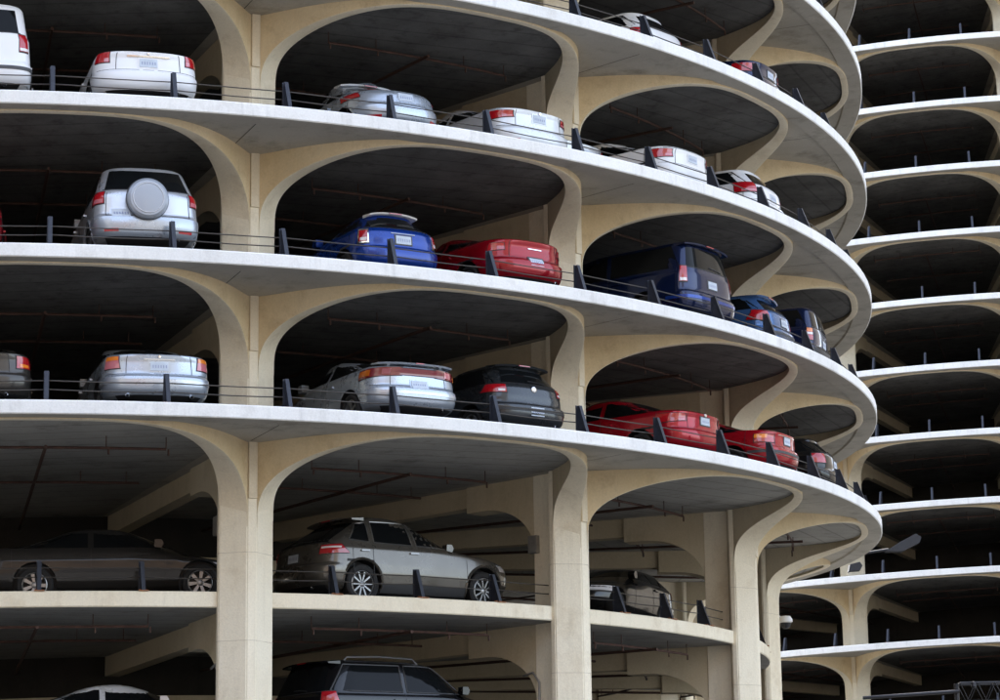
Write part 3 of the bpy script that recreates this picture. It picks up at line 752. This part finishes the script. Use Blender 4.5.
# deck just above the columns' lowest arches
add('silver_sedan', 'silver sedan with amber and pink corner lamps, tail on, left end of lowest guarded deck',
    sedan(color='bluesilver', H=1.47, W=1.82, plate=(.79, 0), exhaust=(-.55, .55), lamps=[(((.66, .76), (1.06, .76), (1.05, .96), (.74, .96)), 'pink_lens')],
          lamp_subs=[(((.72, .90), (1.05, .90), (1.05, .965), (.76, .965)), 'amber_lens')], trim=[([(-.3, .90), (.3, .90), (.3, .925), (-.3, .925)], 'chrome', .014)],
          seams=[(.665, -.95, .95)], badge=(.955, .03), bumper_strip='paint_silver'), -.265, 0, inset=.85)
add('grey_sedan', 'grey car cut off by the left picture edge on the lowest guarded deck', sedan(color='taupe', lamps=[(((.70, .74), (1.12, .76), (1.10, .95), (.74, .95)), 'red_lens')],
    lamp_subs=[(((.8, .76), (1.05, .77), (1.05, .82), (.8, .82)), 'amber_lens')]), -.655, 0, inset=.9)
add('silver_sedan', 'silver sedan with a full-width red lamp band and deck spoiler, lowest guarded deck',
    sedan(color='bluesilver', band=True, L=4.7, W=1.79, H=1.42, deck=1.02, rw=.32, plate=(.68, 0), lamps=[(((.42, .84), (1.05, .80), (1.04, .96), (.42, .98)), 'dark_lens'), (((-.42, .85), (.42, .85), (.42, .97), (-.42, .97)), 'dark_lens', False)],
          lamp_subs=[(((.62, .86), (.78, .85), (.78, .95), (.62, .96)), 'pink_lens'), (((.95, .84), (1.02, .84), (1.02, .94), (.95, .94)), 'amber_lens')], spoiler='deck', seams=[(.665, -.95, .95)], bumper_strip='paint_silver', spokes=5), .33, 0, inset=.65)
add('grey_hatchback', 'dark grey hatchback with round tailgate badge beside the second column, lowest guarded deck',
    dict(kind='hatch', L=4.2, W=1.76, H=1.48, color='grey', belt=1.0, plate=(.50, 0), lamps=[(((.60, .84), (1.12, .86), (1.10, 1.0), (.64, .99)), 'red_lens')],
         lamp_subs=[(((.66, .86), (.86, .865), (.86, .905), (.66, .90)), 'white_lens')], spoiler='paint_grey', badge=(.93, .06), seams=[(.665, -.95, .95)], bumper_strip='black', rear_glass=(1.04, 1.33, .78, .72)), .69, 0, inset=1.05)
add('red_sedan', 'glossy red sedan with wide red lamps, right half of lowest guarded deck',
    sedan(color='crimson', L=4.8, plate=(.84, 0), lamps=[(((.56, .80), (1.22, .76), (1.18, .94), (.60, .94)), 'red_lens')], lamp_subs=[(((.62, .80), (.84, .79), (.84, .83), (.62, .84)), 'pink_lens')],
          badge=(.96, .04), seams=[(.665, -.95, .95)]), 1.30, 0, inset=.9)
add('red_sedan', 'boxy bright red car with grey bumper strip, right of the glossy red sedan',
    sedan(kind='sedan', color='scarlet', L=4.4, W=1.70, H=1.40, deck=.98, plate=(.80, 0), lamps=[(((.55, .72), (1.10, .72), (1.10, .88), (.55, .88)), 'red_lens')],
          lamp_subs=[(((.86, .80), (1.1, .80), (1.1, .88), (.86, .88)), 'amber_lens')], bumper_strip='dark_trim', strip='dark_trim', seams=[(.665, -.95, .95)], trim=[([(-.5, .89), (.5, .89), (.5, .90), (-.5, .90)], 'chrome', .01)]), 1.68, 0, inset=.6)
add('black_hatchback', 'black car with pale reflections at the right end of the lowest guarded deck',
    dict(kind='hatch', L=4.1, W=1.72, H=1.42, color='black', lamps=[(((.66, .78), (1.10, .78), (1.08, .98), (.70, .98)), 'red_lens')], plate=(.80, 0)), 2.13, 0, inset=.6)
# second deck
add('silver_suv', 'silver sport utility with round spare wheel cover on its tailgate',
    dict(kind='suv', L=4.3, W=1.80, H=1.70, color='silver', belt=1.14, rw=.345, plate=(.74, .52), spare=.98, cat='suv', lamps=[(((.84, .93), (1.16, .93), (1.10, 1.14), (.86, 1.14)), 'red_lens')],
         lamp_subs=[(((.87, .94), (1.10, .94), (1.08, 1.01), (.87, 1.01)), 'pink_lens')], reflectors=True, vseams=[(.80, .70, 1.12)], seams=[(.70, -.8, .8)], bumper='paint_bluesilver', rear_glass=(1.19, 1.58, .86, .84), arch_trim='paint_silver'), -.30, 1, inset=.6)
add('red_car', 'red tail of a car just entering at the left edge of the second guarded deck', sedan(color='crimson', W=1.78, lamps=[(corner[0], 'red_lens')]), -.725, 1, inset=.9)
add('blue_hatchback', 'bright blue hatchback with pale roof spoiler and round lamps',
    dict(kind='hatch', L=3.75, W=1.68, H=1.40, color='blue', belt=.98, roof=.30, plate=(.78, 0), lamps=[(((.74, .70), (1.04, .70), (1.02, .96), (.76, .96)), 'chrome')],
         lamp_subs=[(((.78, .73), (1.01, .73), (1.0, .93), (.79, .93)), 'red_lens'), (((.80, .74), (.98, .74), (.98, .80), (.80, .80)), 'white_lens')], spoiler='white_plastic', seams=[(.60, -.95, .95)],
         trim=[([(-.30, .89), (.30, .89), (.30, .905), (-.30, .905)], 'alloy', .012)], rear_glass=(1.02, 1.27, .86, .84)), .325, 1, inset=1.1)
add('red_coupe', 'dark red rounded coupe with white number plate beside the second column',
    dict(kind='coupe', L=4.5, W=1.80, H=1.36, color='red', deck=1.02, plate=(.60, 0), lamps=[(((.62, .80), (1.02, .78), (1.0, .93), (.66, .92)), 'red_lens')], seams=[(.665, -.95, .95)],
         trim=[([(-.18, .84), (.18, .84), (.18, .855), (-.18, .855)], 'chrome', .012)]), .665, 1, inset=.75)
add('navy_suv', 'tall dark blue boxy sport utility with upright red lamps and tailgate glass',
    dict(kind='box', L=4.9, W=1.92, H=1.78, color='navy', belt=1.16, rw=.37, cat='suv', plate=(.92, 0), lamps=[(((.86, .90), (1.08, .90), (1.06, 1.22), (.88, 1.22)), 'red_lens')],
         lamp_subs=[(((.89, .91), (1.06, .91), (1.06, .97), (.89, .97)), 'white_lens')], bumper='paint_navy', bumper_strip='paint_blue', rear_glass=(1.22, 1.64, .86, .82), seams=[(.74, -.9, .9)], spoiler='paint_navy'), 1.315, 1, inset=.7)
add('blue_hatchback', 'small light blue hatchback right of the tall dark blue sport utility',
    dict(kind='hatch', L=3.9, W=1.68, H=1.44, color='skyblue', plate=(.80, 0), lamps=[(((.66, .76), (1.16, .80), (1.10, 1.0), (.72, .98)), 'red_lens')], spoiler='paint_skyblue', bumper_strip='dark_trim', seams=[(.66, -.9, .9)]), 1.775, 1, inset=.85)
add('navy_van', 'navy van with stacked amber and red lamps, right end of second guarded deck',
    dict(kind='box', L=4.8, W=1.88, H=1.66, color='navy', belt=1.12, rw=.34, cat='van', plate=(.85, 0), lamps=[(((.90, .84), (1.10, .84), (1.08, 1.10), (.90, 1.10)), 'red_lens')],
         lamp_subs=[(((.91, 1.02), (1.08, 1.02), (1.08, 1.10), (.91, 1.10)), 'amber_lens'), (((.91, .96), (1.08, .96), (1.08, 1.01), (.91, 1.01)), 'white_lens')], bumper='black'), 2.14, 1, inset=.75)
# third deck
add('white_suv', 'white sport utility with tall red lamp, cut off at the upper left corner',
    dict(kind='box', L=4.7, W=1.86, H=1.85, color='white', belt=1.2, rw=.36, cat='suv', plate=(.85, 0), lamps=[(((.80, .92), (1.06, .92), (1.05, 1.22), (.83, 1.22)), 'red_lens')], lamp_subs=[(((.82, .93), (1.05, .93), (1.05, .98), (.82, .98)), 'white_lens')],
         bumper_strip='dark_trim', rear_glass=(1.26, 1.68, .84, .82)), -.675, 2, inset=.6)
add('white_sedan', 'white sedan with blue-tinted number plate and red corner lamps, third deck at upper left',
    sedan(color='white', W=1.80, H=1.47, plate=(.79, 0), lamps=[(((.68, .80), (1.08, .82), (1.06, .98), (.72, .98)), 'red_lens')], lamp_subs=[(((.70, .81), (.84, .82), (.84, .88), (.70, .88)), 'pink_lens')],
          trim=[([(-.42, .90), (.42, .90), (.42, .925), (-.42, .925)], 'chrome', .014)], badge=(.955, .028), seams=[(.665, -.95, .95)]), -.305, 2, inset=.6)
add('silver_coupe', 'pale silver rounded coupe with roof spoiler on the third deck',
    dict(kind='fast', L=4.2, W=1.76, H=1.44, color='bluesilver', deck=.94, plate=(.78, 0), lamps=[(((.90, .80), (1.14, .80), (1.12, .90), (.92, .90)), 'red_lens')], reflectors=True, spoiler='paint_pearl', seams=[(.60, -.95, .95)]), .325, 2, inset=.95)
add('white_sedan', 'white sedan with swept red lamps beside the second column on the third deck',
    sedan(color='pearl', L=4.55, W=1.79, H=1.42, deck=1.04, plate=(.86, 0), lamps=[(((.56, .84), (1.20, .80), (1.16, .97), (.60, .96)), 'red_lens')], lamp_subs=[(((.60, .845), (.9, .83), (.9, .865), (.60, .88)), 'pink_lens')],
          badge=(.97, .03), seams=[(.665, -.95, .95)], reflectors=True), .72, 2, inset=1.05)
add('silver_sedan', 'silver car parked deep so that only its roof shows over the third deck edge',
    sedan(color='silver', H=1.48, lamps=[(corner[0], 'red_lens')]), 1.0, 2, inset=2.0)
add('white_sedan', 'white sedan with bright red corner lamps, third deck right of the second bay of arches',
    sedan(color='white', L=4.6, W=1.78, H=1.44, lamps=[(((.60, .80), (1.14, .76), (1.12, .95), (.64, .95)), 'red_lens')], lamp_subs=[(((.64, .81), (.86, .80), (.86, .85), (.64, .86)), 'pink_lens')], seams=[(.665, -.95, .95), (.98, -.9, .9)], plate=(.84, 0)), 1.27, 2, inset=.85)
add('white_wagon', 'white hatchback with tall red lamp at the right end of the third deck',
    dict(kind='hatch', L=4.3, W=1.76, H=1.46, color='white', lamps=[(((.72, .82), (1.16, .82), (1.12, 1.04), (.76, 1.04)), 'red_lens')], lamp_subs=[(((.74, .83), (1.1, .83), (1.1, .88), (.74, .88)), 'pink_lens')], plate=(.80, 0), seams=[(.665, -.9, .9)], bumper_strip='dark_trim'), 1.73, 2, inset=.85)
# fourth deck
add('white_coupe', 'white rounded hatchback near the top edge, on the fourth deck',
    dict(kind='hatch', L=4.2, W=1.76, H=1.46, color='white', lamps=[(((.62, .80), (1.10, .78), (1.08, .95), (.66, .95)), 'red_lens')], lamp_subs=[(((.64, .81), (.84, .80), (.84, .85), (.64, .86)), 'pink_lens')], plate=(.72, 0), seams=[(.66, -.9, .9)]), 1.27, 3, inset=1.35)
add('navy_sedan', 'dark blue car with shining rear glass, right end of the fourth deck', sedan(color='navy', L=4.5, W=1.76, H=1.42, lamps=[(((.56, .76), (1.14, .76), (1.12, .94), (.60, .94)), 'red_lens')], lamp_subs=[(((.60, .77), (.84, .77), (.84, .83), (.60, .83)), 'pink_lens')], plate=(.82, 0)), 1.71, 3, inset=.75)

# cars standing along the edge of the lower decks (side on)
def along(root, f, z, r, yaw=0.0):
    th = ROT1 + f*DT; x, y, _ = twr(r, f, 0); root.location = (x, y, z + SL*f*DT + .004)
    root.rotation_mode = 'XYZ'; root.rotation_euler = (0, -SL/18.0, th + PI/2 + math.radians(yaw)); cars.append(root)
sport = make_car('grey_suv', 'dark grey five-door sport utility parked side on between the first two columns',
    dict(kind='sport', L=4.78, W=1.93, H=1.70, color='gunmetal', belt=1.10, rw=.37, spokes=10, cat='suv', plate=(.88, 0), wheels=(.98, 3.84),
         lamps=[(((.66, .90), (1.18, .92), (1.10, 1.08), (.70, 1.06)), 'red_lens')], lamp_subs=[(((.72, 1.0), (1.1, 1.01), (1.1, 1.04), (.72, 1.03)), 'white_lens')],
         side_glass=[[(.72, 1.19), (1.18, 1.16), (1.18, 1.54), (1.0, 1.52)], [(1.28, 1.155), (2.16, 1.14), (2.10, 1.575), (1.28, 1.56)], [(2.26, 1.14), (3.30, 1.13), (2.72, 1.55), (2.20, 1.575)]],
         window_frame='alloy', sill='dark_trim', handles='alloy', bumper='paint_gunmetal', spoiler='paint_gunmetal', arch_trim='paint_gunmetal', seams=[(.74, -.9, .9)]))
along(sport, .245, LOW[0], 16.35, 9)
van = make_car('grey_sedan', 'low dark grey car almost lost in the shade of the lower left bay, side on',
    sedan(color='smoke', L=4.95, W=1.84, H=1.40, deck=1.0, rw=.335, spokes=7, wheels=(1.05, 3.98), lamps=[(corner[0], 'red_lens')], handles='paint_smoke', strip='black'))
along(van, -.66, LOW[0], 15.6, 0)
dk = make_car('black_hatchback', 'black hatchback with red lamps behind thin cables in the lower right bay',
    dict(kind='hatch', L=4.2, W=1.78, H=1.36, color='black', lamps=[(((.66, .80), (1.10, .80), (1.06, .96), (.70, .96)), 'red_lens')], plate=(.76, 0)))
along(dk, 2.16, LOW[0], 15.8, 172)
low_suv = make_car('black_suv', 'black sport utility with roof rails at the bottom edge, below the grey one',
    dict(kind='suv', L=4.9, W=1.95, H=1.82, color='black', belt=1.16, rw=.37, cat='suv', plate=(.85, 0), rails='alloy', window_frame='dark_trim', lamps=[(((.80, .95), (1.12, .95), (1.10, 1.18), (.82, 1.18)), 'red_lens')], spoiler='paint_black'))
along(low_suv, .25, LOW[1], 16.3, 8)
low_sed = make_car('silver_sedan', 'pale roof of a car just showing at the bottom edge of the left bay', sedan(color='pearl', H=1.42, lamps=[(corner[0], 'red_lens')]))
along(low_sed, -.60, LOW[1], 15.4, 0)

# ------------------------------------------------------------------ small fittings
def cam_dir(u, v):
    x, y = (u-500)/FPX, (350-v)/FPX
    x, y = c_*x - s_*y, s_*x + c_*y
    return Vector((x, cp - y*sp, sp + y*cp))
# street lamp behind the near tower
lamp = bpy.data.objects.new('street_lamp', None); C.objects.link(lamp); lamp.location = (6.5, 84.0, -.42)
tag(lamp, 'grey street lamp reaching out from behind the near tower, in front of the far one', 'street lamp')
m = MB(); m.tube([(0, 0, 0), (0, 0, 4), (0, 0, 13.9)], [.14, .11, .07], 12); put('pole', m.mesh('pole', 'lamp_grey', 40), lamp)
m = MB(); m.tube([(0, 0, 13.7), (.8, 0, 14.05), (3.9, 0, 14.05), (5.85, -.2, 14.3)], .045, 8); put('arm', m.mesh('arm', 'lamp_grey', 40), lamp)
m = MB(); m.prism([(5.75, 14.24), (6.3, 14.24), (6.85, 14.50), (6.92, 14.68), (6.75, 14.80), (6.2, 14.52)], 'y', -.25, .12); put('lamp_head', m.mesh('lamp_head', 'lamp_grey'), lamp)
m = MB(); m.prism([(4.55, 13.62), (4.92, 13.65), (5.0, 13.80), (4.92, 13.92), (4.6, 13.84)], 'y', -.2, .12); put('lamp_head', m.mesh('lamp_head', 'lamp_grey'), lamp)
# security camera on the fourth column
sc = bpy.data.objects.new('security_camera', None); C.objects.link(sc)
sc.location = twr(RN-.1, 3.0, -1.85); sc.rotation_euler = (0, 0, ROT1 + 3*DT)
tag(sc, 'small white security camera on a bracket at the fourth column', 'camera')
m = MB(); m.tube([(-.1, .25, .1), (.15, .42, .12), (.3, .45, .05)], .03, 8); put('bracket', m.mesh('bracket', 'white_plastic', 40), sc)
m = MB(); m.lathe([(0, .14), (.12, .12), (.17, .04), (.17, -.02), (.13, -.04)], 'z', 20, 0, (.32, .45, 0)); m.lathe([(.13, -.03), (.11, -.13), (.05, -.18), (0, -.19)], 'z', 20, 1, (.32, .45, 0))
put('dome', m.mesh('dome', ['white_plastic', 'lamp_grey'], 40), sc)
# conduits and boxes on the columns
m = MB(); m.tube([(RB-.3, -.28, -1.25), (RB-.05, -.28, -1.2), (RB+.12, -.29, -1.4), (RB+.12, -.29, -2.6), (RB-.05, -.29, -2.75)], .022, 6)
cm1 = m.mesh('conduit', 'conduit', 50)
m = MB(); m.box((RB+.05, -.30, -1.55), (.22, .10, .34)); m.box((RB+.05, -.357, -1.55), (.18, .012, .30)); bx1 = m.mesh('junction_box', 'conduit')
for k in (0, 1):
    put('conduit', cm1, t1, (0, 0, LOW[0] + SL*k*DT), (0, 0, k*DT)); put('junction_box', bx1, t1, (0, 0, ZA + SL*k*DT), (0, 0, k*DT))
# lighting truss at the bottom right
tr = bpy.data.objects.new('lighting_truss', None); C.objects.link(tr); tr.location = (10.32, 60, 0)
tag(tr, 'black lattice truss with small lamps at the bottom right corner', 'truss')
m = MB(); zt = 7.35
for y in (0, .4):
    for z in (zt, zt-.42): m.tube([(0, y, z), (3.2, y+.1, z+.02)], .028, 6)
for i in range(8):
    x = .4*i
    for y in (0, .4): m.tube([(x, y, zt), (x+.2, y, zt-.42), (x+.4, y, zt)], .014, 5)
    m.tube([(x, 0, zt), (x, .4, zt)], .014, 5)
put('lattice', m.mesh('lattice', 'black', 40), tr)
for x in (.3, 1.7):
    m = MB(); m.lathe([(0, .08), (.05, .06), (.06, -.04), (.03, -.08), (0, -.08)], 'z', 12, 0, (x, -.06, zt-.05)); put('lamp', m.mesh('lamp', 'lamp_grey', 40), tr)
m = MB(); m.tube([(-2.2, .1, zt-.30), (0, .1, zt-.18)], .04, 8); m.tube([(-.05, .2, 0), (-.05, .2, zt)], .06, 8); put('support_pole', m.mesh('support_pole', 'lamp_grey', 40), tr)
